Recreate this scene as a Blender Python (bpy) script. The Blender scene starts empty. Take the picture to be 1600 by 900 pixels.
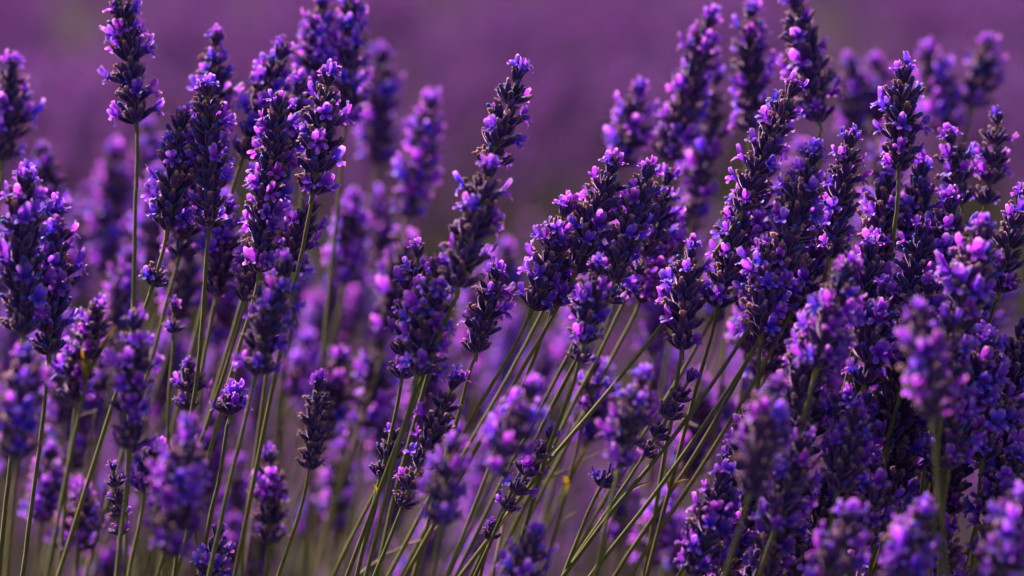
import bpy, math, random
import numpy as np
from mathutils import Vector, Matrix, Euler

rng = random.Random(11)
nrng = np.random.default_rng(11)
MM = 0.001
scene = bpy.context.scene
COL = scene.collection

# ------------------------------------------------------------------ camera
CAM_Z, PITCH, FOCUS, LENS = 0.85, math.radians(8.0), 1.20, 102.9
cam_data = bpy.data.cameras.new('camera')
cam = bpy.data.objects.new('camera', cam_data)
COL.objects.link(cam)
cam.location = (0, 0, CAM_Z)
cam.rotation_euler = (math.pi / 2 - PITCH, 0, 0)
cam_data.lens = LENS
cam_data.sensor_width = 36
cam_data.clip_start = 0.05
cam_data.clip_end = 2000
cam_data.dof.use_dof = True
cam_data.dof.focus_distance = FOCUS
cam_data.dof.aperture_fstop = LENS / 25.0
scene.camera = cam

# ------------------------------------------------------------------ sky and sun
SUN_AZ, SUN_EL = math.radians(-36), math.radians(40)      # azimuth clockwise from +Y
world = bpy.data.worlds.new('World')
scene.world = world
world.use_nodes = True
wn = world.node_tree
wn.nodes.clear()
w_out = wn.nodes.new('ShaderNodeOutputWorld')
w_bg = wn.nodes.new('ShaderNodeBackground')
w_sky = wn.nodes.new('ShaderNodeTexSky')
w_sky.sky_type = 'NISHITA'
w_sky.sun_disc = False
w_sky.sun_elevation = SUN_EL
w_sky.sun_rotation = SUN_AZ
w_sky.air_density = 1.0
w_sky.dust_density = 1.5
w_bg.inputs['Strength'].default_value = 0.055
wn.links.new(w_sky.outputs[0], w_bg.inputs[0])
wn.links.new(w_bg.outputs[0], w_out.inputs[0])

sun_data = bpy.data.lights.new('sun', 'SUN')
sun_data.energy = 5.0
sun_data.angle = math.radians(8)
sun_data.color = (1.0, 0.83, 0.75)
sun = bpy.data.objects.new('sun', sun_data)
COL.objects.link(sun)
sdir = Vector((math.sin(SUN_AZ) * math.cos(SUN_EL), math.cos(SUN_AZ) * math.cos(SUN_EL), math.sin(SUN_EL)))
sun.rotation_euler = sdir.to_track_quat('Z', 'Y').to_euler()

scene.view_settings.view_transform = 'Standard'
scene.view_settings.look = 'None'
scene.view_settings.exposure = 1.4
scene.view_settings.gamma = 1.0
scene.cycles.use_denoising = True
scene.cycles.debug_use_spatial_splits = True
scene.cycles.max_bounces = 5
scene.cycles.transmission_bounces = 3
scene.cycles.diffuse_bounces = 3

# ------------------------------------------------------------------ pixel -> place
FWD = Vector((0, math.cos(PITCH), -math.sin(PITCH)))
UP = Vector((0, math.sin(PITCH), math.cos(PITCH)))
RIGHT = Vector((1, 0, 0))
KPX = (36.0 / LENS) / 1600.0


def at(px, py, d):
    return Vector((0, 0, CAM_Z)) + FWD * d + RIGHT * ((px - 800) * KPX * d) + UP * ((450 - py) * KPX * d)


# ------------------------------------------------------------------ materials
def nodes_of(name):
    m = bpy.data.materials.new(name)
    m.use_nodes = True
    nt = m.node_tree
    nt.nodes.clear()
    return m, nt, nt.nodes.new, nt.links.new


def ramp(nt, stops):
    r = nt.nodes.new('ShaderNodeValToRGB')
    el = r.color_ramp.elements
    while len(el) < len(stops):
        el.new(0.5)
    for e, (p, c) in zip(el, stops):
        e.position = p
        e.color = (*c, 1)
    return r


def plant_material(name, along, hue_spread, val_spread, trans, trans_col, rough, sheen, sheen_col, noise_scale, noise_amt, spec=0.3):
    """Plant tissue: colour runs along the organ (attribute 'vary'.r), varies from organ to organ (.g and Object Info), fine noise; part of the light goes through."""
    m, nt, N, L = nodes_of(name)
    out = N('ShaderNodeOutputMaterial')
    at_ = N('ShaderNodeAttribute'); at_.attribute_name = 'vary'
    sep = N('ShaderNodeSeparateColor')
    L(at_.outputs['Color'], sep.inputs[0])
    r = ramp(nt, along)
    oi = N('ShaderNodeObjectInfo')
    tc = N('ShaderNodeTexCoord')
    nz = N('ShaderNodeTexNoise'); nz.inputs['Scale'].default_value = noise_scale; nz.inputs['Detail'].default_value = 1
    L(tc.outputs['Object'], nz.inputs['Vector'])
    ad = N('ShaderNodeMath'); ad.operation = 'MULTIPLY_ADD'
    L(nz.outputs['Fac'], ad.inputs[0]); ad.inputs[1].default_value = 0.25
    sh = N('ShaderNodeMath'); sh.operation = 'SUBTRACT'; L(sep.outputs[0], sh.inputs[0]); sh.inputs[1].default_value = 0.125
    L(sh.outputs[0], ad.inputs[2])
    L(ad.outputs[0], r.inputs[0])
    rs = N('ShaderNodeMath'); rs.operation = 'ADD'; L(sep.outputs[1], rs.inputs[0]); L(oi.outputs['Random'], rs.inputs[1])
    fr = N('ShaderNodeMath'); fr.operation = 'FRACT'; L(rs.outputs[0], fr.inputs[0])
    hs = N('ShaderNodeHueSaturation')
    mh = N('ShaderNodeMapRange'); L(fr.outputs[0], mh.inputs[0])
    mh.inputs[3].default_value = 0.5 - hue_spread; mh.inputs[4].default_value = 0.5 + hue_spread
    L(mh.outputs[0], hs.inputs['Hue'])
    f2 = N('ShaderNodeMath'); f2.operation = 'MULTIPLY'; L(fr.outputs[0], f2.inputs[0]); f2.inputs[1].default_value = 7.31
    f3 = N('ShaderNodeMath'); f3.operation = 'FRACT'; L(f2.outputs[0], f3.inputs[0])
    mv = N('ShaderNodeMapRange'); L(f3.outputs[0], mv.inputs[0])
    mv.inputs[3].default_value = 1 - val_spread; mv.inputs[4].default_value = 1 + val_spread
    n2 = N('ShaderNodeMapRange'); L(nz.outputs['Fac'], n2.inputs[0])
    n2.inputs[1].default_value = 0.25; n2.inputs[2].default_value = 0.75
    n2.inputs[3].default_value = 1 - noise_amt; n2.inputs[4].default_value = 1 + noise_amt
    mm = N('ShaderNodeMath'); mm.operation = 'MULTIPLY'; L(mv.outputs[0], mm.inputs[0]); L(n2.outputs[0], mm.inputs[1])
    L(mm.outputs[0], hs.inputs['Value'])
    L(r.outputs[0], hs.inputs['Color'])
    p = N('ShaderNodeBsdfPrincipled')
    L(hs.outputs[0], p.inputs['Base Color'])
    p.inputs['Roughness'].default_value = rough
    p.inputs['Specular IOR Level'].default_value = spec
    p.inputs['Sheen Weight'].default_value = sheen
    p.inputs['Sheen Roughness'].default_value = 0.4
    p.inputs['Sheen Tint'].default_value = (*sheen_col, 1)
    if trans > 0:
        t = N('ShaderNodeBsdfTranslucent')
        mc = N('ShaderNodeMixRGB'); mc.blend_type = 'MULTIPLY'; mc.inputs[0].default_value = 1
        L(hs.outputs[0], mc.inputs[1]); mc.inputs[2].default_value = (*trans_col, 1)
        L(mc.outputs[0], t.inputs[0])
        mx = N('ShaderNodeMixShader'); mx.inputs[0].default_value = trans
        L(p.outputs[0], mx.inputs[1]); L(t.outputs[0], mx.inputs[2]); L(mx.outputs[0], out.inputs[0])
    else:
        L(p.outputs[0], out.inputs[0])
    return m


M_CALYX = plant_material('calyx_skin', [(0.0, (0.05, 0.035, 0.06)), (0.2, (0.044, 0.022, 0.10)), (0.65, (0.040, 0.013, 0.125)), (1.0, (0.12, 0.034, 0.155))],
                         0.025, 0.35, 0.12, (1.4, 0.8, 1.0), 0.65, 0.9, (0.85, 0.55, 0.85), 700, 0.3, 0.15)
M_WITHER = plant_material('withered_corolla', [(0.0, (0.11, 0.045, 0.14)), (0.5, (0.28, 0.13, 0.21)), (1.0, (0.48, 0.27, 0.32))],
                          0.03, 0.35, 0.4, (1.2, 0.9, 0.85), 0.7, 0.5, (1.0, 0.75, 0.65), 900, 0.35)
M_BUD = plant_material('flower_bud', [(0.0, (0.05, 0.03, 0.20)), (1.0, (0.055, 0.045, 0.42))],
                       0.02, 0.3, 0.15, (1, 1, 1), 0.5, 0.4, (0.5, 0.5, 1.0), 900, 0.3)
M_PETAL = plant_material('floret_petal', [(0.0, (0.09, 0.022, 0.50)), (0.35, (0.20, 0.038, 0.72)), (0.70, (0.35, 0.085, 0.86)), (1.0, (0.72, 0.46, 0.95))],
                         0.035, 0.3, 0.5, (1.3, 0.85, 1.0), 0.6, 0.15, (0.9, 0.7, 1.0), 420, 0.2)
M_FUZZ = plant_material('calyx_fuzz', [(0.0, (0.30, 0.19, 0.40)), (1.0, (0.56, 0.42, 0.55))],
                        0.02, 0.2, 0.5, (1.1, 0.95, 1.0), 0.7, 0.3, (1, 0.9, 0.9), 300, 0.1)
M_STEM = plant_material('stem_skin', [(0.0, (0.12, 0.115, 0.026)), (0.6, (0.125, 0.13, 0.028)), (1.0, (0.11, 0.09, 0.04))],
                        0.02, 0.25, 0.0, (1, 1, 1), 0.5, 0.35, (0.85, 0.75, 0.55), 260, 0.25)
M_DRY = plant_material('dry_stem_skin', [(0.0, (0.16, 0.11, 0.06)), (1.0, (0.24, 0.17, 0.09))],
                       0.02, 0.2, 0.0, (1, 1, 1), 0.7, 0.2, (1, 0.9, 0.7), 200, 0.3)
M_BRACT = plant_material('bract_skin', [(0.0, (0.09, 0.07, 0.04)), (1.0, (0.10, 0.04, 0.06))],
                         0.02, 0.3, 0.2, (1, 0.9, 0.8), 0.6, 0.3, (0.9, 0.6, 0.6), 600, 0.3)
M_LEAF = plant_material('leaf_blade', [(0.0, (0.10, 0.11, 0.03)), (0.4, (0.26, 0.20, 0.03)), (1.0, (0.38, 0.22, 0.035))],
                        0.02, 0.3, 0.4, (1.1, 1.0, 0.5), 0.55, 0.2, (1, 0.9, 0.6), 250, 0.25)
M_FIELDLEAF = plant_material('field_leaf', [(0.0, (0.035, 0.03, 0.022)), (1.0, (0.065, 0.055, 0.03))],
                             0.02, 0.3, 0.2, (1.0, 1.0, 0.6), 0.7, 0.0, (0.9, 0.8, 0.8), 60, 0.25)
M_FPETAL = plant_material('field_petal', [(0.0, (0.13, 0.04, 0.35)), (1.0, (0.30, 0.115, 0.50))],
                          0.03, 0.3, 0.45, (1.35, 0.85, 1.0), 0.6, 0.15, (1.0, 0.7, 1.0), 90, 0.2)

m_soil, nt, N, L = nodes_of('soil')
o_ = N('ShaderNodeOutputMaterial'); p_ = N('ShaderNodeBsdfPrincipled'); p_.inputs['Roughness'].default_value = 0.95
tc_ = N('ShaderNodeTexCoord'); nz_ = N('ShaderNodeTexNoise'); nz_.inputs['Scale'].default_value = 9; nz_.inputs['Detail'].default_value = 8
L(tc_.outputs['Object'], nz_.inputs['Vector'])
rp_ = ramp(nt, [(0.3, (0.04, 0.026, 0.022)), (0.55, (0.08, 0.055, 0.045)), (0.75, (0.13, 0.095, 0.075))])
L(nz_.outputs['Fac'], rp_.inputs[0]); L(rp_.outputs[0], p_.inputs['Base Color'])
b_ = N('ShaderNodeBump'); b_.inputs['Distance'].default_value = 0.05; L(nz_.outputs['Fac'], b_.inputs['Height']); L(b_.outputs[0], p_.inputs['Normal'])
L(p_.outputs[0], o_.inputs[0])


# ------------------------------------------------------------------ mesh helpers
class MB:
    """Collects vertices (with the attribute 'vary') and faces with a material index."""
    def __init__(s):
        s.v, s.c, s.f, s.mi = [], [], [], []

    def add(s, verts, cols, faces, mi=0):
        o = len(s.v)
        s.v += verts
        s.c += cols
        s.f += [tuple(i + o for i in f) for f in faces]
        s.mi += [mi] * len(faces)

    def merge(s, other, mat, g=None, mat_off=0):
        vs = [mat @ Vector(p) for p in other.v]
        cs = [(c[0], c[1] if g is None else g, c[2]) for c in other.c]
        o = len(s.v)
        s.v += vs
        s.c += cs
        s.f += [tuple(i + o for i in f) for f in other.f]
        s.mi += [m + mat_off for m in other.mi]

    def mesh(s, name, mats):
        me = bpy.data.meshes.new(name)
        me.from_pydata([tuple(p) for p in s.v], [], s.f)
        for m in mats:
            me.materials.append(m)
        me.polygons.foreach_set('material_index', s.mi)
        me.polygons.foreach_set('use_smooth', [True] * len(s.f))
        a = me.attributes.new('vary', 'FLOAT_COLOR', 'POINT')
        a.data.foreach_set('color', [x for c in s.c for x in (c[0], c[1], c[2], 1.0)])
        me.update()
        return me


def ring_surface(mb, rings, seg, mi, g, cap=True, c0=0.0, c1=1.0, rib=0.0):
    """rings: list of (centre, radius, frame x, frame y)."""
    vs, cs, fs = [], [], []
    n = len(rings)
    for k, (c, r, ax, ay) in enumerate(rings):
        t = c0 + (c1 - c0) * k / (n - 1)
        for j in range(seg):
            a = 2 * math.pi * j / seg
            rr = r * (1 + (rib if j % 2 else -rib))
            vs.append(c + ax * (rr * math.cos(a)) + ay * (rr * math.sin(a)))
            cs.append((t, g, 0))
    for k in range(n - 1):
        for j in range(seg):
            fs.append((k * seg + j, k * seg + (j + 1) % seg, (k + 1) * seg + (j + 1) % seg, (k + 1) * seg + j))
    if cap:
        fs.append(tuple((n - 1) * seg + j for j in range(seg)))
    mb.add(vs, cs, fs, mi)


X, Y, Z = Vector((1, 0, 0)), Vector((0, 1, 0)), Vector((0, 0, 1))


def calyx_mb(r, kind):
    """materials: 0 calyx, 1 withered corolla, 2 bud"""
    mb = MB()
    ln = r.uniform(5.6, 7.0) * MM
    bend = r.uniform(-0.10, 0.22)
    rings = []
    for t, rad in ((0, .45), (.12, .85), (.36, 1.18), (.64, 1.22), (.86, 1.08), (1.0, 1.02)):
        rings.append((Vector((-bend * ln * t * t, 0, ln * t)), rad * MM * r.uniform(.95, 1.05), X, Y))
    ring_surface(mb, rings, 8, 0, 0.5, True, 0, 1, 0.09)
    top = rings[-1][0]
    for _ in range(26):          # short pale hairs
        k = r.uniform(.6, 4.95)
        i = int(k)
        c = rings[i][0].lerp(rings[i + 1][0], k - i)
        rad = (rings[i][1] + (rings[i + 1][1] - rings[i][1]) * (k - i)) * .98
        a = r.uniform(0, 6.28)
        e = Vector((math.cos(a), math.sin(a), 0)); s_ = Vector((-math.sin(a), math.cos(a), 0))
        p = c + e * rad
        mb.add([p - s_ * .07 * MM, p + s_ * .07 * MM, p + e * r.uniform(.3, .55) * MM + Z * r.uniform(.1, .5) * MM], [(0, .5, 0), (0, .5, 0), (1, .5, 0)], [(0, 1, 2)], 3)
    if kind == 'wither':
        k = r.uniform(0.95, 1.45)
        dx, dy = r.uniform(-.7, .7) * MM, r.uniform(-.7, .7) * MM
        rr = [(top - Z * .4 * MM, .55 * MM, X, Y), (top + Z * .5 * MM * k + Vector((dx * .3, dy * .3, 0)), .62 * MM, X, Y),
              (top + Z * 1.15 * MM * k + Vector((dx * .8, dy * .8, 0)), .70 * MM * k, X, (Y + Z * .4).normalized()),
              (top + Z * 1.75 * MM * k + Vector((dx, dy, 0)), .48 * MM * k, (X + Z * .5).normalized(), Y)]
        ring_surface(mb, rr, 6, 1, 0.5, True, 0, 1, 0.30)
        for _ in range(r.choice((0, 1, 1, 2))):     # a shrivelled lobe hanging at the mouth
            a = r.uniform(0, 6.28)
            e = Vector((math.cos(a), math.sin(a), 0)); s_ = Vector((-math.sin(a), math.cos(a), 0))
            b0 = top + Z * 1.0 * MM
            vs = [b0 - s_ * .5 * MM, b0 + s_ * .5 * MM, b0 + e * 1.1 * MM + Z * .7 * MM + s_ * .45 * MM, b0 + e * 1.1 * MM + Z * .7 * MM - s_ * .45 * MM, b0 + e * 1.7 * MM + Z * .2 * MM]
            mb.add(vs, [(.5, .5, 0), (.5, .5, 0), (1, .5, 0), (1, .5, 0), (1, .5, 0)], [(0, 1, 2, 3), (3, 2, 4)], 1)
    elif kind == 'bud':
        k = r.uniform(0.8, 1.2)
        rr = [(top - Z * .4 * MM, .7 * MM, X, Y), (top + Z * .5 * MM * k, .95 * MM, X, Y), (top + Z * 1.3 * MM * k, .85 * MM, X, Y), (top + Z * 1.9 * MM * k, .4 * MM, X, Y)]
        ring_surface(mb, rr, 6, 2, 0.5, True, 0, 1, 0.1)
    else:                        # closed, toothed mouth
        rr = [(top - Z * .2 * MM, .95 * MM, X, Y), (top + Z * .5 * MM, .6 * MM, X, Y), (top + Z * .9 * MM, .2 * MM, X, Y)]
        ring_surface(mb, rr, 6, 0, 0.5, True, .9, 1, 0.2)
    return mb, ln


def floret_mb(r):
    """Two-lipped corolla along +Z, lower lip towards +X."""
    mb = MB()
    tube = r.uniform(2.2, 3.2) * MM
    rings = [(Vector((0, 0, 0)), .75 * MM, X, Y), (Vector((.1 * MM, 0, tube * .5)), .9 * MM, X, Y), (Vector((.2 * MM, 0, tube)), 1.35 * MM, X, Y)]
    ring_surface(mb, rings, 7, 0, 0.5, False, 0.0, 0.3, 0.05)
    c = rings[-1][0]

    def lobe(az, ln, wd, th0, curl, cup, twist):
        e = Vector((math.cos(az), math.sin(az), 0)); s_ = Vector((-math.sin(az), math.cos(az), 0))
        p = c + e * 1.2 * MM
        vs, cs, fs = [], [], []
        nu = 5
        for i in range(nu):
            u = i / (nu - 1)
            th = th0 + curl * u
            d = Z * math.cos(th) + e * math.sin(th)
            nrm = Z * math.sin(th) - e * math.cos(th)
            if i:
                p = p + d * (ln / (nu - 1))
            w = wd * (0.42, 0.85, 1.0, 0.86, 0.40)[i] * r.uniform(.92, 1.08)
            for v in (-1, -.35, .35, 1):
                ripple = r.uniform(-.16, .16) * MM * (1 + u)
                vs.append(p + s_ * (w * .5 * v) + nrm * (cup * v * v * wd * (.4 + u) + ripple + twist * v * wd * u))
                cs.append((.3 + .7 * u * (0.75 + .25 * abs(v)), 0.5, 0))
        for i in range(nu - 1):
            for j in range(3):
                fs.append((i * 4 + j, i * 4 + j + 1, i * 4 + 5 + j, i * 4 + 4 + j))
        mb.add(vs, cs, fs, 0)
    q = r.uniform(.9, 1.15)
    for s_ in (-1, 1):
        lobe(math.pi + s_ * r.uniform(.40, .6), r.uniform(4.0, 5.2) * MM * q, r.uniform(2.5, 3.3) * MM * q, r.uniform(-.12, .28), r.uniform(.1, .9), r.uniform(-.28, .1), r.uniform(-.2, .2))
    for k in (-1, 0, 1):
        lobe(k * r.uniform(.95, 1.25), r.uniform(2.4, 3.3) * MM * q, r.uniform(1.8, 2.5) * MM * q, r.uniform(.7, 1.25), r.uniform(.2, 1.3), r.uniform(-.2, .25), r.uniform(-.2, .2))
    return mb


def bracts_mb(r):
    """Ring of papery bracts and the piece of axis that carries a whorl. materials: 0 bract, 1 stem"""
    mb = MB()
    n = 6
    for k in range(n):
        a = 2 * math.pi * (k + r.uniform(-.2, .2)) / n
        e = Vector((math.cos(a), math.sin(a), 0)); s_ = Vector((-math.sin(a), math.cos(a), 0))
        ln, wd, th = r.uniform(2.8, 4.2) * MM, r.uniform(1.6, 2.4) * MM, r.uniform(.75, 1.15)
        d = Z * math.cos(th) + e * math.sin(th); nn = Z * math.sin(th) - e * math.cos(th)
        b = e * .5 * MM - Z * .4 * MM
        vs = [b - s_ * wd * .25, b + s_ * wd * .25, b + d * ln * .5 + s_ * wd * .5 + nn * .3 * MM, b + d * ln * .5 - s_ * wd * .5 + nn * .3 * MM, b + d * ln + nn * .7 * MM]
        mb.add(vs, [(0, .5, 0), (0, .5, 0), (.6, .5, 0), (.6, .5, 0), (1, .5, 0)], [(0, 1, 2, 3), (3, 2, 4)], 0)
    ring_surface(mb, [(Z * -4.0 * MM, .85 * MM, X, Y), (Z * -.6 * MM, .95 * MM, X, Y), (Z * .8 * MM, 1.15 * MM, X, Y), (Z * 4.5 * MM, .75 * MM, X, Y)], 6, 1, .5, True, .6, 1, .08)
    return mb


CALYX_MATS = [M_CALYX, M_WITHER, M_BUD, M_FUZZ]
CAL = {}
for kind, n in (('wither', 7), ('bud', 4), ('closed', 3)):
    CAL[kind] = []
    for k in range(n):
        mb, ln = calyx_mb(rng, kind)
        CAL[kind].append((mb, ln, mb.mesh('calyx_' + kind, CALYX_MATS)))
FLO = []
for k in range(9):
    mb = floret_mb(rng)
    FLO.append((mb, mb.mesh('floret', [M_PETAL])))
BRA = []
for k in range(3):
    mb = bracts_mb(rng)
    BRA.append((mb, mb.mesh('bracts', [M_BRACT, M_STEM])))


def organ_matrix(a, tilt, r0, z0, roll, s):
    return Matrix.Rotation(a, 4, 'Z') @ Matrix.Translation((r0, 0, z0)) @ Matrix.Rotation(tilt, 4, 'Y') @ Matrix.Rotation(roll, 4, 'Z') @ Matrix.Scale(s, 4)


def whorl_layout(r, top, openness, budness):
    """[(kind, matrix)] of the calyces and the florets of one whorl, in the whorl's own frame (axis = +Z)."""
    cal, flo = [], []
    tiers = ((5, .16, .34, 2.0, .5), (4, .40, .60, .6, .8)) if top else ((6, .36, .58, 1.5, .9), (9, .78, 1.10, .2, 1.0))
    a0 = r.uniform(0, 6.28)
    spots = []
    for n, t0, t1, z0, r0 in tiers:
        n += r.choice((0, 0, 1, 1, 2))
        for k in range(n):
            spots.append((a0 + 2 * math.pi * (k + r.uniform(-.28, .28)) / n, r.uniform(t0, t1), r0 * MM, (z0 + r.uniform(-.6, .6)) * MM))
        a0 += .4
    want = min(len(spots) - 3, max(0, int(openness * 6.3 + r.uniform(-.9, 1.2))))
    order = list(range(len(spots)))
    r.shuffle(order)
    order.sort(key=lambda i: -spots[i][1] + r.uniform(-.5, .5))
    open_ = set(order[:want])
    for i, (a, t, r0, z0) in enumerate(spots):
        s = r.uniform(.74, .98)
        if i in open_:
            kind = 'closed'
        else:
            u = r.random()
            kind = 'bud' if u < budness else ('closed' if u < budness + .12 else 'wither')
        j = r.randrange(len(CAL[kind]))
        cal.append((kind, j, organ_matrix(a, t, r0, z0, r.uniform(-.5, .5), s)))
        if i in open_:
            m = organ_matrix(a, t, r0, z0, 0, 1.0) @ Matrix.Translation((0, 0, 5.4 * MM * s)) @ Matrix.Rotation(r.uniform(-.4, .25), 4, 'Y') @ Matrix.Rotation(r.uniform(-.5, .5), 4, 'Z') @ Matrix.Scale(r.uniform(.66, .95), 4)
            flo.append((r.randrange(len(FLO)), m))
    return cal, flo


# joined whorls for stalks out of focus
WHORL = {True: [], False: []}
for top in (True, False):
    for k in range(6):
        cal, _ = whorl_layout(rng, top, 0.2, .2)
        mb = MB()
        for kind, j, m in cal:
            mb.merge(CAL[kind][j][0], m, rng.random())
        mb.merge(rng.choice(BRA)[0], Matrix.Identity(4), rng.random(), 4)
        WHORL[top].append(mb.mesh('whorl_of_calyces', CALYX_MATS + [M_BRACT, M_STEM]))


def link(name, data, parent=None, mat=None):
    o = bpy.data.objects.new(name, data)
    COL.objects.link(o)
    if parent is not None:
        o.parent = parent
    if mat is not None:
        o.matrix_basis = mat
    return o


def path_points(T, B, F, G):
    """Centre line of the stalk from the tip down: straight spike, then a smooth bow to the foot."""
    pts = []
    d0 = (B - T).normalized()
    L1 = (F - B).length
    ctrl = B.lerp(F, .35) * .6 + (B + d0 * L1 * .35) * .4
    for k in range(13):
        t = k / 12
        pts.append(B * (1 - t) ** 2 + ctrl * 2 * t * (1 - t) + F * t * t)
    d1 = (F - ctrl).normalized()
    L2 = (G - F).length
    c2 = F + d1 * L2 * .5
    for k in range(1, 8):
        t = k / 7
        pts.append(F * (1 - t) ** 2 + c2 * 2 * t * (1 - t) + G * t * t)
    return pts


def stem_mesh(pts, r_top, r_bot, up_ext):
    mb = MB()
    pts = [up_ext] + pts
    rings = []
    n = len(pts)
    ax = None
    for k, p in enumerate(pts):
        d = (pts[min(k + 1, n - 1)] - pts[max(k - 1, 0)]).normalized()
        if ax is None:
            ax = d.orthogonal().normalized()
        ax = (ax - d * ax.dot(d)).normalized()
        t = k / (n - 1)
        rings.append((p, r_top + (r_bot - r_top) * t, ax, d.cross(ax)))
    ring_surface(mb, rings, 8, 0, rng.random(), True, 1, 0, 0.17)
    return mb.mesh('stem', [M_STEM])


def leaf_mesh(ln, wd, curl):
    mb = MB()
    vs, cs, fs = [], [], []
    n = 7
    p = Vector((0, 0, 0))
    for k in range(n):
        t = k / (n - 1)
        th = .1 + curl * t
        d = Vector((math.sin(th), 0, math.cos(th)))
        if k:
            p = p + d * ln / (n - 1)
        w = wd * (.45, .8, 1, 1, .85, .55, .1)[k] * .5
        nn = Vector((-math.cos(th), 0, math.sin(th)))
        for v in (-1, 0, 1):
            vs.append(p + Y * (w * v) + nn * (w * .45 * abs(v)))
            cs.append((t, .5, 0))
    for k in range(n - 1):
        for j in range(2):
            fs.append((k * 3 + j, k * 3 + j + 1, k * 3 + j + 4, k * 3 + j + 3))
    mb.add(vs, cs, fs, 0)
    return mb.mesh('leaf', [M_LEAF])


LEAVES = [leaf_mesh(rng.uniform(16, 30) * MM, rng.uniform(2.6, 4.2) * MM, rng.uniform(.2, 1.0)) for _ in range(5)]


def stalk(tx, ty, bx, by, fx, fy, d, label, w=1.0, op=.4, bud=.2, low=(), tilt=0.0, leaves=(), group=None, detail=None, crown=.22):
    """One lavender stalk. Tip, foot of the spike and a point the stem passes, in photo pixels at depth d; low = bare gaps (mm) to looser whorls below the spike."""
    T, B = at(tx, ty, d - tilt), at(bx, by, d)
    F = at(fx, fy, d + .02 + tilt * .5)
    slope = (F - B)
    k = max(0.05, B.z - F.z)
    gx = F.x + slope.x / k * F.z * .35
    G = Vector((gx, F.y + .05 + rng.uniform(-.03, .05), 0.0))
    if detail is None:
        detail = abs(d - FOCUS) <= .036
    root = bpy.data.objects.new('lavender_stalk', None)
    COL.objects.link(root)
    root.empty_display_size = .02
    root.location = G
    root['label'] = label
    root['category'] = 'lavender'
    if group:
        root['group'] = group
    axis = (T - B)
    ln = axis.length
    axis = axis / ln
    off = -G
    pts = path_points(T, B, F, G)
    ka, kb, kp = rng.uniform(-.55, .55) * MM, rng.uniform(-.5, .5) * MM, rng.uniform(0, 6.28)
    for i in range(1, len(pts) - 1):      # slight kinks
        pts[i] = pts[i] + Vector((ka * math.sin(i * .5 + kp) + rng.uniform(-.12, .12) * MM, kb * math.cos(i * .5 + kp), 0))
    sm = stem_mesh([p + off for p in pts], .62 * MM * (.8 + .2 * w), .92 * MM * (.7 + .3 * w), T + off - axis * ln * .12)
    link('stem', sm, root)
    # stations: (point, direction, scale, top?)
    sp = 7.9 * MM * (0.75 + 0.25 * w) * rng.uniform(.95, 1.22)
    w *= 1.28
    n = max(2, int(round((ln - 5 * MM) / sp)) + 1)
    side = axis.orthogonal().normalized()
    side = (Matrix.Rotation(rng.uniform(0, 6.28), 3, axis) @ side)
    bow = rng.uniform(0, .02) * ln
    op *= rng.uniform(.75, 1.4)
    bud *= rng.uniform(.5, 1.6)
    st = []
    for k in range(n):
        t = k / max(1, n - 1)
        s = w * (0.90 + .22 * math.sin(math.pi * min(1, t * 1.05)) - .20 * t * t) * rng.uniform(.93, 1.06)
        p = B + axis * ((ln - 6.5 * MM * w) * t + rng.uniform(-.6, .6) * MM * (0 < k < n - 1)) + side * bow * math.sin(math.pi * t)
        st.append((p, axis, s, k == n - 1))
    # whorls set apart lower down the stem
    if low:
        acc = 0
        seg = [(pts[i], pts[i + 1]) for i in range(len(pts) - 1)]
        for gap in low:
            acc += gap * MM
            rest = acc
            for a, b in seg:
                l = (b - a).length
                if rest <= l:
                    st.append((a + (b - a) * (rest / l), (a - b).normalized(), w * rng.uniform(.72, .9), False))
                    break
                rest -= l
    a0 = rng.uniform(0, 6.28)
    for k, (p, dr, s, top) in enumerate(st):
        q = dr.to_track_quat('Z', 'Y')
        wob = Euler((rng.uniform(-.10, .10), rng.uniform(-.10, .10), 0)).to_matrix().to_4x4()
        M = Matrix.Translation(p + off) @ q.to_matrix().to_4x4() @ wob @ Matrix.Rotation(a0 + k * 1.57 + rng.uniform(-.3, .3), 4, 'Z') @ Matrix.Scale(s, 4)
        o_here = op * rng.uniform(.5, 1.5) * (1.25 if k >= n - 3 and not k >= n else 1.0) * (.6 if k >= n else 1) + (crown * rng.uniform(.5, 1.3) if top else 0)
        cal, flo = whorl_layout(rng, top, o_here, bud * rng.uniform(.4, 1.6))
        if detail:
            wh = link('whorl', rng.choice(BRA)[1], root, M)
            for kind, j, m in cal:
                link('calyx', CAL[kind][j][2], wh, m)
        else:
            wh = link('whorl', rng.choice(WHORL[top]), root, M)
        for j, m in flo:
            link('floret', FLO[j][1], wh, m)
    for (frac, az, sc) in leaves:
        i = min(len(pts) - 2, int(frac * (len(pts) - 1)))
        p = pts[i]
        dr = (pts[i] - pts[i + 1]).normalized()
        M = Matrix.Translation(p + off) @ dr.to_track_quat('Z', 'Y').to_matrix().to_4x4() @ Matrix.Rotation(az, 4, 'Z') @ Matrix.Translation((1.0 * MM, 0, 0)) @ Matrix.Rotation(.12, 4, 'Y') @ Matrix.Scale(sc * .62, 4)
        link('leaf', rng.choice(LEAVES), root, M)
    return root


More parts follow.
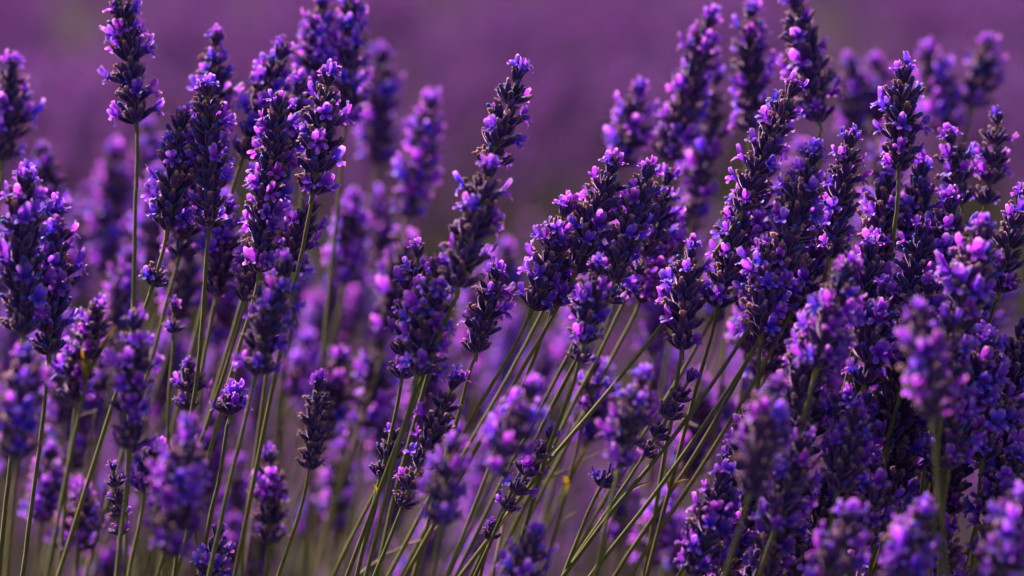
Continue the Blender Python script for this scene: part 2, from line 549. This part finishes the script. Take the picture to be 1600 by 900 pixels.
# ------------------------------------------------------------------ the ground
gm = bpy.data.meshes.new('ground')
gn = 60
gv, gf = [], []
for j in range(gn + 1):
    for i in range(gn + 1):
        u, v = i / gn * 2 - 1, j / gn * 2 - 1
        gx, gy = 600 * math.copysign(abs(u) ** 3.2, u), 4 + 600 * math.copysign(abs(v) ** 3.2, v)
        gv.append((gx, gy, -0.012 + 0.012 * math.sin(gx * 3.1 + 1) * math.cos(gy * 2.7)))
for j in range(gn):
    for i in range(gn):
        a = j * (gn + 1) + i
        gf.append((a, a + 1, a + gn + 2, a + gn + 1))
gm.from_pydata(gv, [], gf)
gm.materials.append(m_soil)
g = link('ground', gm)
g['kind'] = 'structure'
g['label'] = 'bare brown soil between the lavender rows'

# ------------------------------------------------------------------ the far field (nobody could count it)
FIELD_MATS = [M_CALYX, M_FPETAL, M_STEM, M_WITHER]


def field_template(r, lod):
    """One simple stalk 0.3 m tall ending at z = 0 (tip); arrays of triangles."""
    V, C, F, MI = [], [], [], []

    def tri(vs, c, mi):
        o = len(V)
        V.extend(vs); C.extend(c)
        F.append((o, o + 1, o + 2)); MI.append(mi)
    nw = 6 if lod == 0 else 4
    H = r.uniform(.045, .065)
    for k in range(nw):
        z = -H + H * k / (nw - .2)
        R = (.0085 if k < nw - 1 else .006) * (1 if lod == 0 else 1.25)
        n = 8 if lod == 0 else 5
        for i in range(n):
            a = 2 * math.pi * (i + r.uniform(-.3, .3)) / n
            e = Vector((math.cos(a), math.sin(a), 0)); s_ = Vector((-math.sin(a), math.cos(a), 0))
            up = r.uniform(.004, .008)
            b = Vector((0, 0, z)); tip = b + e * R * r.uniform(.6, .85) + Z * up
            wd = .0017 if lod == 0 else .0032
            g_ = r.random()
            tri([b, tip - s_ * wd, tip + s_ * wd], [(.1, g_), (.8, g_), (.8, g_)], 0)
            tri([b - Z * .001, tip + s_ * wd * .2 + Z * wd, tip - s_ * wd * .2 - Z * wd], [(.1, g_), (.9, g_), (.9, g_)], 0)
            u = r.random()
            if u < .42:
                q = tip; L_ = r.uniform(.004, .007) * (1 if lod == 0 else 1.3)
                for s2 in (-1, 1):
                    tri([q, q + s_ * s2 * L_ * .7 + Z * L_ * .9 + e * .001, q + Z * L_ * .8 + e * L_ * .5], [(.2, g_), (1, g_), (.8, g_)], 1)
                tri([q, q + e * L_ * .8 + s_ * L_ * .4, q + e * L_ * .8 - s_ * L_ * .4 - Z * L_ * .3], [(.2, g_), (1, g_), (.8, g_)], 1)
            elif lod == 0:
                tri([tip - s_ * .0008, tip + s_ * .0008, tip + e * .0012 + Z * .0016], [(.3, g_), (.5, g_), (1, g_)], 3)
    for a in (0, 2.09, 4.19):
        e0 = Vector((math.cos(a), math.sin(a), 0)) * .0011; e1 = Vector((math.cos(a + 2.09), math.sin(a + 2.09), 0)) * .0011
        bt = Vector((0, 0, -.34))
        tri([e0, e1, e1 + bt], [(1, .5), (1, .5), (0, .5)], 2)
        tri([e0, e1 + bt, e0 + bt], [(1, .5), (0, .5), (0, .5)], 2)
    v = np.array([tuple(p) for p in V], dtype=np.float32)
    c = np.array(C, dtype=np.float32)
    return v, c, np.array(MI, dtype=np.int32)


TEMPL = {0: [field_template(rng, 0) for _ in range(6)], 1: [field_template(rng, 1) for _ in range(5)]}


def tri_mesh(name, verts, cols, mi, mats):
    n = len(verts)
    me = bpy.data.meshes.new(name)
    me.vertices.add(n)
    me.vertices.foreach_set('co', verts.astype(np.float32).ravel())
    me.loops.add(n)
    me.loops.foreach_set('vertex_index', np.arange(n, dtype=np.int32))
    me.polygons.add(n // 3)
    me.polygons.foreach_set('loop_start', np.arange(0, n, 3, dtype=np.int32))
    me.polygons.foreach_set('loop_total', np.full(n // 3, 3, dtype=np.int32))
    for m in mats:
        me.materials.append(m)
    me.polygons.foreach_set('material_index', mi)
    a = me.attributes.new('vary', 'FLOAT_COLOR', 'POINT')
    full = np.ones((n, 4), dtype=np.float32)
    full[:, 0:2] = cols
    a.data.foreach_set('color', full.ravel())
    me.update()
    me.validate()
    return me


def field_mesh(name, tips, leans, scales, lod):
    """tips (n,3), leans (n,2) tilt of the stalk, scales (n,)"""
    VS, CS, MS = [], [], []
    pick = nrng.integers(0, len(TEMPL[lod]), len(tips))
    for t, (v, c, mi) in enumerate(TEMPL[lod]):
        idx = np.nonzero(pick == t)[0]
        if not len(idx):
            continue
        rot = nrng.uniform(0, 6.28, len(idx))
        cs, sn = np.cos(rot)[:, None], np.sin(rot)[:, None]
        s = scales[idx][:, None]
        x = (v[None, :, 0] * cs - v[None, :, 1] * sn) * s
        y = (v[None, :, 0] * sn + v[None, :, 1] * cs) * s
        z = np.broadcast_to(v[None, :, 2], x.shape) * s
        lx, ly = leans[idx, 0][:, None], leans[idx, 1][:, None]
        x = x + lx * z
        y = y + ly * z
        P = np.stack([x, y, z], -1) + tips[idx][:, None, :]
        P[..., 2] = np.maximum(P[..., 2], 0.0)
        VS.append(P.reshape(-1, 3))
        C = np.broadcast_to(c[None], (len(idx),) + c.shape).copy()
        C[..., 1] = (C[..., 1] + nrng.uniform(0, 1, (len(idx), 1))) % 1.0
        CS.append(C.reshape(-1, 2))
        MS.append(np.tile(mi, len(idx)))
    return tri_mesh(name, np.concatenate(VS), np.concatenate(CS), np.concatenate(MS).astype(np.int32), FIELD_MATS)


def row_height(x, y):
    """Top of the planted rows beyond the path: rows run obliquely, rounded in section."""
    ph = (y - .10 * x - 2.75) / 1.35
    f = ph - np.floor(ph)
    prof = np.clip(1 - ((f - .42) / .50) ** 2, 0, 1) ** .5
    return prof


def field_points(y0, y1, n, zmax, slope=.24, margin=.7):
    y = y0 + (y1 - y0) * nrng.random(n) ** .8
    x = (nrng.random(n) * 2 - 1) * (slope * y + margin)
    pr = row_height(x, y)
    patch = np.sin(x * 9.1 + 1.7 * np.sin(y * 1.3)) * np.sin(y * 2.9 + 1.1 * np.sin(x * 5.3)) + .6 * np.sin(x * 16.3 + y * 3.1)
    keep = (pr > .12) & (nrng.random(n) < np.clip(.40 + .85 * patch, .03, 1))
    x, y, pr = x[keep], y[keep], pr[keep]
    z = .30 + (zmax - .30) * pr * (1 - .25 * nrng.random(len(x)) ** 2) + nrng.normal(0, .02, len(x))
    return np.stack([x, y, z], -1)


def stuff(name, me, label):
    o = link(name, me)
    o['kind'] = 'stuff'
    o['label'] = label
    o['category'] = 'lavender field'
    return o


tp = field_points(2.55, 6.5, 11000, .64)
stuff('lavender_field', field_mesh('lavender_field', tp, np.stack([nrng.normal(.15, .2, len(tp)), nrng.normal(0, .2, len(tp))], -1), nrng.uniform(.9, 1.35, len(tp)), 0),
      'purple haze of blurred lavender rows beyond the gap')
tp = field_points(6.5, 22, 20000, .64, .26, 1.0)
stuff('distant_lavender_field', field_mesh('distant_lavender_field', tp, np.stack([nrng.normal(.1, .2, len(tp)), nrng.normal(0, .2, len(tp))], -1), nrng.uniform(1.2, 1.9, len(tp)), 1),
      'far lavender rows melting into dim mauve along the top edge')


def blades(name, n, region, label, zr, mats, ln=(.03, .07), wd=.0022):
    """Narrow leaves: uncountable undergrowth."""
    (x0, x1, y0, y1) = region
    x = x0 + (x1 - x0) * nrng.random(n); y = y0 + (y1 - y0) * nrng.random(n)
    if region[2] > 2:
        pr = row_height(x, y); k = pr > .1; x, y, pr = x[k], y[k], pr[k]
        z = nrng.random(len(x)) ** .6 * (zr[1] * pr)
    else:
        z = zr[0] + (zr[1] - zr[0]) * nrng.random(n)
    m = len(x)
    az = nrng.uniform(0, 6.28, m); el = nrng.uniform(.5, 1.4, m); l = nrng.uniform(*ln, m)
    d = np.stack([np.cos(az) * np.cos(el), np.sin(az) * np.cos(el), np.sin(el)], -1) * l[:, None]
    s = np.stack([-np.sin(az), np.cos(az), np.zeros(m)], -1) * wd
    b = np.stack([x, y, z], -1)
    mid = b + d * .55
    V = np.stack([b, mid + s, mid - s, mid + s, b + d, mid - s], 1).reshape(-1, 3)
    g_ = nrng.random(m)
    C = np.stack([np.stack([np.array([0, .5, .5, .5, 1, .5], dtype=np.float32)] * m), np.repeat(g_[:, None], 6, 1)], -1).reshape(-1, 2)
    o = link(name, tri_mesh(name, V, C, np.zeros(2 * m, dtype=np.int32), mats))
    o['kind'] = 'stuff'; o['label'] = label; o['category'] = 'foliage'
    return o


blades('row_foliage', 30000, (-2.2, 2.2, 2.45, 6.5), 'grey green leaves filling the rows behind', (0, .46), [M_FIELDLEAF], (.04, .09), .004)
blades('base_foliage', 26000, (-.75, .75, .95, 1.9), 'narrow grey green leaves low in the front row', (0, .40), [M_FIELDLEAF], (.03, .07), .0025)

# lower young lavender between the front row and the next one
yp = np.stack([(nrng.random(650) * 2 - 1) * 1.15, 1.82 + .75 * nrng.random(650), .34 + .15 * nrng.random(650)], -1)
stuff('young_lavender', field_mesh('young_lavender', yp, np.stack([nrng.normal(.25, .18, len(yp)), nrng.normal(0, .15, len(yp))], -1), nrng.uniform(.9, 1.15, len(yp)), 0),
      'low blurred lavender filling the gap behind the front row')

# the front row goes on outside the picture on both sides
px_ = []
while len(px_) < 1000:
    x, y = rng.uniform(-1.5, 1.5), rng.uniform(.95, 1.8)
    if abs(x) > .176 * y + .10:
        px_.append((x, y, .62 + rng.uniform(-.10, .08)))
tp = np.array(px_)
stuff('row_beyond_frame', field_mesh('row_beyond_frame', tp, np.stack([nrng.normal(.25, .15, len(tp)), nrng.normal(0, .1, len(tp))], -1), np.ones(len(tp)), 0),
      'front lavender row going on past both picture edges')

# ------------------------------------------------------------------ the stalks one can tell apart
# tip x, y | spike foot x, y | stem passes x, y | depth | label | options
S = stalk
S(184, -30, 212, 192, 208, 470, 1.225, 'solitary straight lavender spike cut by the top edge, on a bare upright stem', w=.95, op=.55)
S(18, 84, 4, 250, -25, 420, 1.29, 'soft lavender spike half cut off by the picture edge, upper left', op=.35)
S(336, 48, 332, 215, 322, 420, 1.27, 'softly blurred pale-tipped spike rising behind the tallest sharp twin spike', w=.8, op=.5)
S(322, 120, 329, 328, 300, 640, 1.195, 'sharp dark lavender spike of the left twin pair, the taller one', w=.95, op=.42, bud=.3, low=(7,))
S(284, 172, 262, 358, 180, 620, 1.20, 'sharp dark spike leaning against the taller twin, with a loose whorl low on its stem', w=1.0, op=.4, bud=.3, low=(24,))
S(38, 262, 36, 520, 10, 780, 1.165, 'broad dense lavender spike near the left edge, the taller of two overlapping', w=1.15, op=.4, bud=.35)
S(84, 312, 76, 552, 36, 900, 1.18, 'dense indigo spike overlapping a taller one near the left edge, stem running straight down', w=1.1, op=.42, bud=.35)
S(64, 222, 84, 350, 90, 520, 1.36, 'blurred pink-violet spike tip behind the dense left pair', op=.8)
S(355, 312, 338, 462, 300, 640, 1.25, 'dark soft spike half hidden below the twin pair', w=.9, op=.35)
S(446, 66, 380, 246, 330, 420, 1.265, 'soft leaning spike with a bright violet crown behind the sharp left group', w=.95, op=.55)
S(440, 150, 405, 424, 340, 660, 1.20, 'long sharp spike leaning right with blue buds, left group', w=.95, op=.45, bud=.35)
S(516, 102, 489, 302, 425, 610, 1.205, 'sharp spike with one pale floret on its very tip, left group', w=1.0, op=.5, bud=.25)
S(503, -8, 488, 160, 470, 330, 1.30, 'blurred spike touching the top edge, first of a tall soft pair', w=.85, op=.6)
S(548, -25, 540, 195, 520, 400, 1.30, 'blurred spike cut by the top edge, second of a tall soft pair', w=.9, op=.7)
S(598, 74, 590, 255, 500, 580, 1.44, 'blurred upright mauve spike standing alone behind the gap, on a long pale stem', w=1.05, op=.6)
S(674, 148, 636, 340, 560, 620, 1.38, 'blurred leaning spike with a glowing pink crown, centre left', w=.9, op=.6, low=(13,))
S(588, 298, 606, 440, 570, 640, 1.50, 'very blurred dusky spike below the lone mauve one', op=.5)
S(490, 312, 448, 420, 420, 560, 1.225, 'short dark spike tucked under the sharp left group', w=.9, op=.4)
S(446, 402, 400, 585, 330, 880, 1.145, 'slightly soft spike in front, below the long sharp left spike', w=.95, op=.45, bud=.3)
S(816, 98, 764, 262, 700, 470, 1.19, 'tall sharp spike bending right with two pale florets at its tip, centre', w=1.0, op=.35, bud=.35)
S(770, 246, 716, 448, 640, 640, 1.15, 'soft spike directly in front of the tall bending centre spike', w=1.05, op=.45)
S(656, 376, 628, 590, 560, 890, 1.20, 'sharp dark spike tip poking up beside a softer violet spike, centre', w=.85, op=.5)
S(686, 402, 652, 585, 575, 880, 1.16, 'soft violet-flanked spike covering the sharp one, centre', w=1.0, op=.65)
S(776, 418, 744, 550, 700, 700, 1.20, 'small sharp tapering spike with curled dry tip, centre', w=.85, op=.45)
S(1112, 18, 1040, 250, 960, 470, 1.31, 'tall soft spike leaning right near the top edge, right of centre', w=.95, op=.7)
S(1002, 128, 968, 262, 930, 420, 1.33, 'blurred shorter spike just left of the tall soft leaning one', w=.95, op=.7)
S(1172, 4, 1172, 205, 1150, 400, 1.31, 'soft upright spike with separated whorls touching the top edge', w=.9, op=.55)
S(1122, 108, 1082, 340, 1050, 520, 1.35, 'blurred dusky pink spike between two soft upright ones', w=.9, op=.5)
S(962, 244, 900, 424, 760, 670, 1.20, 'sharp broad-headed spike, middle one of the centre-right trio', w=1.0, op=.35, bud=.3)
S(1016, 256, 960, 436, 860, 640, 1.195, 'sharp spike with indigo tip, rightmost of the centre-right trio', w=.9, op=.3, bud=.4, low=(10,))
S(888, 312, 832, 482, 740, 650, 1.20, 'sharp shorter spike with pale florets, leftmost of the centre-right trio', w=.9, op=.4, bud=.15)
S(1046, 264, 1008, 400, 900, 620, 1.24, 'soft dark spike close behind the centre-right trio', w=.85, op=.3, low=(9, 9))
S(936, 404, 912, 536, 860, 700, 1.165, 'soft small spike in front of the trio with a sharp lone whorl beneath', w=.85, op=.4, low=(8,))
S(884, 420, 868, 474, 800, 640, 1.205, 'short stubby spike of two flowering whorls at the foot of the trio', w=.95, op=.8)
S(1244, 126, 1160, 330, 850, 730, 1.20, 'long sharp spike leaning right with bright florets on its flank, on a long diagonal stem', w=.9, op=.6)
S(1162, 292, 1122, 480, 1035, 800, 1.205, 'sharp dark spike below the long leaning one', w=.95, op=.4, leaves=((.60, 1.0, .8), (.60, 4.2, .9)))
S(1080, 378, 1066, 545, 1040, 700, 1.20, 'broad dark spike with few florets above the crossing stems', w=1.0, op=.3)
S(1240, -10, 1280, 190, 1278, 300, 1.265, 'soft thick spike leaning left from the top edge, upper right', w=1.0, op=.5)
S(1412, 98, 1406, 250, 1390, 430, 1.20, 'sharpest upright spike with a bare green stem and violet florets, upper right', w=1.02, op=.55, bud=.25, low=(4,))
S(1546, 58, 1518, 168, 1490, 300, 1.40, 'small blurred spike standing apart near the upper right corner', w=.95, op=.7)
S(1326, 86, 1340, 215, 1330, 380, 1.45, 'blurred broad spike behind, left half of a soft pair, upper right', w=1.0, op=.6)
S(1366, 86, 1372, 215, 1360, 380, 1.46, 'blurred broad spike behind, right half of a soft pair, upper right', w=1.0, op=.6)
S(1448, 70, 1476, 210, 1470, 380, 1.41, 'blurred spike just behind the sharpest upright one', w=1.0, op=.8)
S(1482, 200, 1502, 318, 1490, 470, 1.235, 'pale-crowned spike right of the sharpest upright one', w=.9, op=.6)
S(1562, 170, 1540, 318, 1510, 480, 1.25, 'dark spike near the right edge with crooked dry tip', w=.8, op=.4)
S(1332, 203, 1296, 400, 1240, 600, 1.20, 'sharp spike topped by two pale florets, right cluster', w=.9, op=.4)
S(1275, 228, 1206, 455, 955, 800, 1.185, 'dense sharp spike on the upper of two long parallel stems, right cluster', w=1.0, op=.4, leaves=((.58, 5.5, .8),))
S(1252, 262, 1208, 488, 935, 880, 1.19, 'dense sharp spike on the lower of two long parallel stems, right cluster', w=.95, op=.4)
S(1362, 378, 1346, 480, 1320, 600, 1.20, 'short spike with pale violet crown below the sharpest upright one', w=.95, op=.6)
S(1490, 304, 1470, 440, 1440, 600, 1.205, 'sharp spike with violet crown in the middle of the right cluster', w=1.0, op=.55)
S(1536, 348, 1500, 510, 1480, 690, 1.15, 'soft broad spike with big violet florets, right cluster', w=1.15, op=.55)
S(1602, 292, 1562, 455, 1500, 620, 1.20, 'sharp dark spike cut by the right edge', w=1.0, op=.35)
S(1445, 344, 1420, 480, 1390, 640, 1.20, 'dark blue-budded spike between the violet-crowned ones, right cluster', w=1.0, op=.3, bud=.45)
S(1330, 408, 1276, 575, 1230, 760, 1.14, 'blurred lilac spike in front of the right cluster', w=1.0, op=.6)
S(1436, 478, 1456, 652, 1478, 890, 1.07, 'large blurred foreground spike on a dark stem, lower right', w=.98, op=.7)
S(1216, 590, 1172, 770, 1120, 940, 1.085, 'large blurred foreground spike with greyish head, lower right of centre', w=.95, op=.45)
S(1386, 440, 1350, 600, 1310, 760, 1.175, 'dense violet spike left of the large blurred foreground one', w=1.05, op=.6)
S(1546, 518, 1500, 670, 1440, 860, 1.17, 'broad bright violet spike right of the large blurred foreground one', w=1.15, op=.75)
S(1346, 575, 1318, 740, 1260, 900, 1.18, 'dark dense spike under the blurred lilac one, lower right', w=1.1, op=.5)
S(1282, 560, 1240, 740, 1180, 900, 1.19, 'dark spike beside a green stem stub, lower right', w=1.0, op=.4)
S(1600, 500, 1572, 640, 1530, 800, 1.19, 'dark spike cut by the right edge, below the broad bright one', w=1.0, op=.4)
S(1420, 600, 1396, 780, 1350, 940, 1.20, 'deep indigo spike in the darkest part of the lower right', w=1.1, op=.45)
S(1330, 788, 1290, 930, 1260, 1080, 1.085, 'large blurred violet spike rising from the bottom edge, lower right', w=1.0, op=.7)
S(1446, 788, 1400, 930, 1370, 1080, 1.085, 'large blurred bright spike rising from the bottom edge beside the dark stem', w=1.0, op=.8)
S(1600, 770, 1560, 920, 1540, 1080, 1.07, 'large blurred spike in the bottom right corner', w=1.0, op=.7)
S(1136, 730, 1086, 900, 1050, 1050, 1.165, 'violet spike leaning right at the bottom edge, right of centre', w=1.0, op=.7)
S(1195, 610, 1140, 760, 1060, 900, 1.20, 'narrow dark budded spike leaning right behind the greyish blurred head', w=.75, op=.2)
S(1500, 640, 1478, 800, 1440, 950, 1.20, 'dim violet spike right of the dark foreground stem', w=1.0, op=.5)
S(1580, 640, 1556, 800, 1510, 950, 1.19, 'dim spike near the right edge above the corner', w=1.0, op=.5)
S(1240, 740, 1196, 900, 1150, 1040, 1.15, 'soft spike low between the greyish head and the bottom edge', w=1.0, op=.5)
S(500, 588, 488, 714, 440, 890, 1.175, 'small sharp solitary spike with two lit florets on top and a loose whorl below', w=.74, op=.12, bud=.1, low=(5,), crown=1.6)
S(716, 584, 640, 765, 560, 960, 1.19, 'leaning spike with a bright violet tuft on top, lower centre', w=.85, op=.4, low=(8,), crown=1.0)
S(706, 680, 690, 820, 655, 980, 1.085, 'blurred dark oval spike in front, lower centre', w=.85, op=.5)
S(838, 594, 772, 740, 700, 900, 1.085, 'blurred violet-headed spike in front, right of the tufted one', w=.9, op=.7)
S(868, 670, 790, 796, 730, 930, 1.19, 'narrow sharp spike behind a crossing stem, lower centre', w=.65, op=.35, bud=.3, leaves=((.2, 5.6, .8),))
S(1006, 580, 968, 730, 930, 900, 1.11, 'blurred spike beside a narrow sharp one, lower right of centre', w=.85, op=.6)
S(1086, 578, 1006, 712, 900, 870, 1.20, 'narrow sharp dark spike leaning right over crossing stems', w=.68, op=.22, bud=.2)
S(966, 725, 940, 760, 880, 900, 1.195, 'stubby spike of loose whorls below the blurred one, lower right of centre', w=.8, op=.3)
S(838, 828, 805, 930, 780, 1050, 1.12, 'soft violet spike rising from the bottom edge, centre', w=.9, op=.8)
S(772, 812, 764, 842, 740, 960, 1.20, 'tiny lone whorl on a thin stem near the bottom, centre', w=.6, op=.1)
S(618, 668, 596, 745, 560, 900, 1.21, 'thin spike of scattered blue-tipped whorls beside yellow leaves, lower centre', w=.7, op=.1, bud=.6, leaves=((.1, 5.0, .8), (.16, 3.6, .9), (.05, 1.5, .7)))
S(40, 542, 26, 715, 10, 900, 1.085, 'large blurred foreground spike at the left edge', w=1.0, op=.55)
S(212, 488, 204, 680, 185, 880, 1.13, 'soft upright spike with violet flanks, left of the stem bundle', w=.9, op=.5, low=(6,))
S(300, 658, 266, 870, 240, 1000, 1.08, 'blurred broad spike low on the left among stems', w=1.0, op=.5)
S(176, 720, 186, 836, 176, 980, 1.20, 'small sharp pale grey spike with one open floret, lower left', w=.5, op=.15, bud=.05)
S(366, 606, 360, 648, 330, 800, 1.20, 'stubby violet whorl pair crossed by stems, left of centre', w=.9, op=1.0)
S(422, 700, 420, 850, 400, 980, 1.28, 'soft spike with purple crown behind the small solitary one', w=.9, op=.6)
S(344, 818, 322, 920, 300, 1050, 1.20, 'dark blue-budded spike at the bottom edge, left', w=.8, op=.3, bud=.5)
S(300, 560, 290, 640, 312, 900, 1.235, 'soft dark spike with a bent yellow leaf at its foot, lower left', w=.8, op=.3, leaves=((.38, 5.8, 1.3), (.5, 2.6, 1.0)))
S(930, 560, 915, 640, 850, 900, 1.27, 'soft budded spike with yellow leaves low on its stem, right of centre', w=.75, op=.4, leaves=((.35, 6.0, 1.2), (.42, 3.4, 1.3), (.5, 5.2, 1.0)))
S(128, 506, 118, 625, 100, 800, 1.27, 'soft dusky spike behind, right of the dense left pair', w=.9, op=.5)
S(248, 690, 226, 770, 200, 920, 1.24, 'soft violet tuft behind the small pale grey spike', w=1.0, op=.9)
S(134, 764, 122, 860, 110, 1000, 1.30, 'blurred violet tuft low on the left', w=.9, op=.9)
S(272, 470, 270, 520, 262, 700, 1.25, 'small soft dry whorl behind the stem bundle, left', w=.6, op=.1)
S(180, 226, 166, 430, 150, 640, 1.50, 'blurred glowing pink-violet spike behind, left of the solitary straight stem', w=1.1, op=.9)
S(228, 190, 236, 330, 220, 540, 1.50, 'blurred dusky spike just right of the solitary straight stem', w=.9, op=.5)
S(248, 262, 240, 420, 228, 620, 1.42, 'blurred violet spike low behind the solitary straight stem', w=.9, op=.8)
S(520, 430, 505, 540, 470, 740, 1.55, 'very blurred pink tuft in the gap left of centre', w=1.1, op=1.0)
S(790, 380, 780, 480, 740, 640, 1.5, 'very blurred dusky spike behind the small tapering one', w=1.0, op=.5)

# further heads and stems of the three groups
S(470, 120, 430, 300, 350, 560, 1.25, 'soft spike squeezed between the leaning and the pale-tipped left spikes', w=.95, op=.5)
S(300, 230, 280, 400, 210, 640, 1.26, 'soft spike just behind the sharp twin pair, its stem slanting left', w=.9, op=.4)
S(420, 330, 385, 470, 290, 760, 1.23, 'dark spike low behind the long sharp left spike', w=.9, op=.4)
S(925, 300, 870, 440, 720, 720, 1.24, 'soft spike behind the broad-headed one of the trio', w=.9, op=.45)
S(985, 330, 930, 470, 800, 720, 1.235, 'soft dark spike low between the trio spikes', w=.9, op=.35)
S(1050, 330, 1000, 470, 850, 760, 1.26, 'soft violet spike right of the trio, low behind', w=.9, op=.6)
S(1200, 250, 1150, 420, 980, 720, 1.24, 'soft spike behind the long leaning one with bright florets', w=1.0, op=.6)
S(1296, 300, 1240, 480, 1010, 860, 1.215, 'sharp violet spike between the two-floret spike and the parallel stems', w=1.05, op=.55)
S(1230, 370, 1180, 540, 980, 870, 1.22, 'dark spike low in the right cluster above the crossing stems', w=1.05, op=.4)
S(1390, 270, 1370, 420, 1330, 600, 1.225, 'dense spike left of the bare stem, right cluster', w=1.05, op=.5)
S(1440, 250, 1430, 400, 1400, 560, 1.235, 'soft violet spike right of the bare stem, right cluster', w=1.05, op=.65)
S(690, 470, 660, 600, 540, 860, 1.24, 'soft spike low behind the two overlapping centre spikes', w=.85, op=.5)

# stalks with yellowing leaves on the stem
S(150, 470, 140, 560, 100, 760, 1.26, 'soft dark spike with a yellow leaf on its stem, left', w=.8, op=.3, leaves=((.15, 6.0, 1.5), (.2, 3.3, 1.2)))

# the blurred crowd behind, the dark crowd at lower right, the stalks low among the stems
used = set()


def spelled(n):
    ones = 'zero one two three four five six seven eight nine ten eleven twelve thirteen fourteen fifteen sixteen seventeen eighteen nineteen'.split()
    tens = '- - twenty thirty forty fifty sixty seventy eighty ninety'.split()
    n = max(0, n)
    return 'a hundred' if n >= 100 else ones[n] if n < 20 else tens[n // 10] + ('-' + ones[n % 10] if n % 10 else '')


def where(tx, ty):
    while True:
        a, b = int(round(tx / 16)), int(round(ty / 9))
        if (a, b) not in used:
            used.add((a, b))
            return 'tip %s percent across, %s down' % (spelled(a), spelled(b))
        tx += 16


back_spots = []
for k in range(64):
    for _ in range(40):
        tx, ty = rng.uniform(8, 1590), rng.uniform(285, 640)
        if 640 < tx < 900 and ty < 420:
            continue
        if tx < 330:
            ty -= rng.uniform(0, 60)
        if tx > 1150:
            ty -= rng.uniform(0, 150)
        if all((tx - a) ** 2 + (ty - b) ** 2 > 55 ** 2 for a, b in back_spots):
            break
    back_spots.append((tx, ty))
    ln = rng.uniform(110, 190)
    lean = rng.uniform(-.05, .25) + .12 * (tx > 600)
    d = rng.uniform(1.34, 1.72)
    op = rng.uniform(.4, 1.0)
    S(tx, ty, tx - lean * ln, ty + ln, tx - lean * 2.6 * ln - rng.uniform(0, 60), ty + ln + rng.uniform(180, 260), d,
      ('blurred bright violet stalk' if op > .7 else 'blurred dusky stalk') + ' in the crowd behind, ' + where(tx, ty), w=rng.uniform(.8, 1.05), op=op,
      group='blurred stalks crowded behind', detail=False)
for k in range(62):
    tx, ty = rng.uniform(1170, 1596), rng.uniform(330, 850)
    ln = rng.uniform(130, 190)
    lean = rng.uniform(.05, .35)
    op = rng.uniform(.35, .65)
    S(tx, ty, tx - lean * ln, ty + ln, tx - lean * 2.4 * ln, ty + ln + 200, rng.uniform(1.13, 1.37),
      ('violet-flowered dark spike' if op > .5 else 'sparsely flowered dark spike') + ' in the lower right mass, ' + where(tx, ty), w=rng.uniform(.9, 1.1), op=op, group='dark spikes packed at lower right', detail=False)
for k in range(44):
    tx, ty = rng.uniform(60, 1150), rng.uniform(520, 880)
    ln = rng.uniform(90, 150)
    lean = rng.uniform(.05, .35)
    op = rng.uniform(.4, 1.0)
    S(tx, ty, tx - lean * ln, ty + ln, tx - lean * 2.4 * ln, ty + ln + 200, rng.uniform(1.33, 1.68),
      ('blurred bright violet stalk' if op > .7 else 'blurred dusky stalk') + ' low among the stems, ' + where(tx, ty), w=rng.uniform(.8, 1.0), op=op, group='blurred stalks low among stems', detail=False)


# dry bent stalks without flowers, tangled low between the stems
def dry_stem(points, d, label):
    P = [at(x, y, d + .02 * math.sin(i)) for i, (x, y) in enumerate(points)]
    fine = []
    for i in range(len(P) - 1):
        for k in range(4):
            fine.append(P[i].lerp(P[i + 1], k / 4) + Vector((0, 0, rng.uniform(-.5, .5) * MM)))
    fine.append(P[-1])
    G = fine[-1].copy()
    o = link('dry_stem', stem_mesh([p - G for p in fine[1:]], .35 * MM, .75 * MM, fine[0] - G))
    o.location = G
    o.data.materials[0] = M_DRY
    o['label'] = label
    o['category'] = 'stem'
    o['group'] = 'dry flowerless stems'
    return o


dry_stem([(940, 706), (890, 732), (835, 758), (790, 800), (770, 900), (765, 1700)], 1.27, 'thin pale dry stem bending sideways behind the narrow sharp spike, lower centre')
dry_stem([(700, 812), (655, 845), (600, 868), (560, 900), (540, 1000), (530, 1700)], 1.25, 'thick tan dry stem lying low across the green ones, bottom centre')
dry_stem([(1090, 668), (1050, 640), (1020, 650), (990, 720), (960, 800), (900, 1000), (880, 1700)], 1.29, 'hooked pale dry stem behind the crossing green stems')
dry_stem([(470, 620), (430, 680), (395, 800), (380, 900), (370, 1700)], 1.33, 'faint straw-coloured dry stem left of the small solitary spike')
dry_stem([(120, 655), (150, 640), (140, 700), (120, 800), (110, 1700)], 1.28, 'broken dry stem low on the left behind the soft spikes')
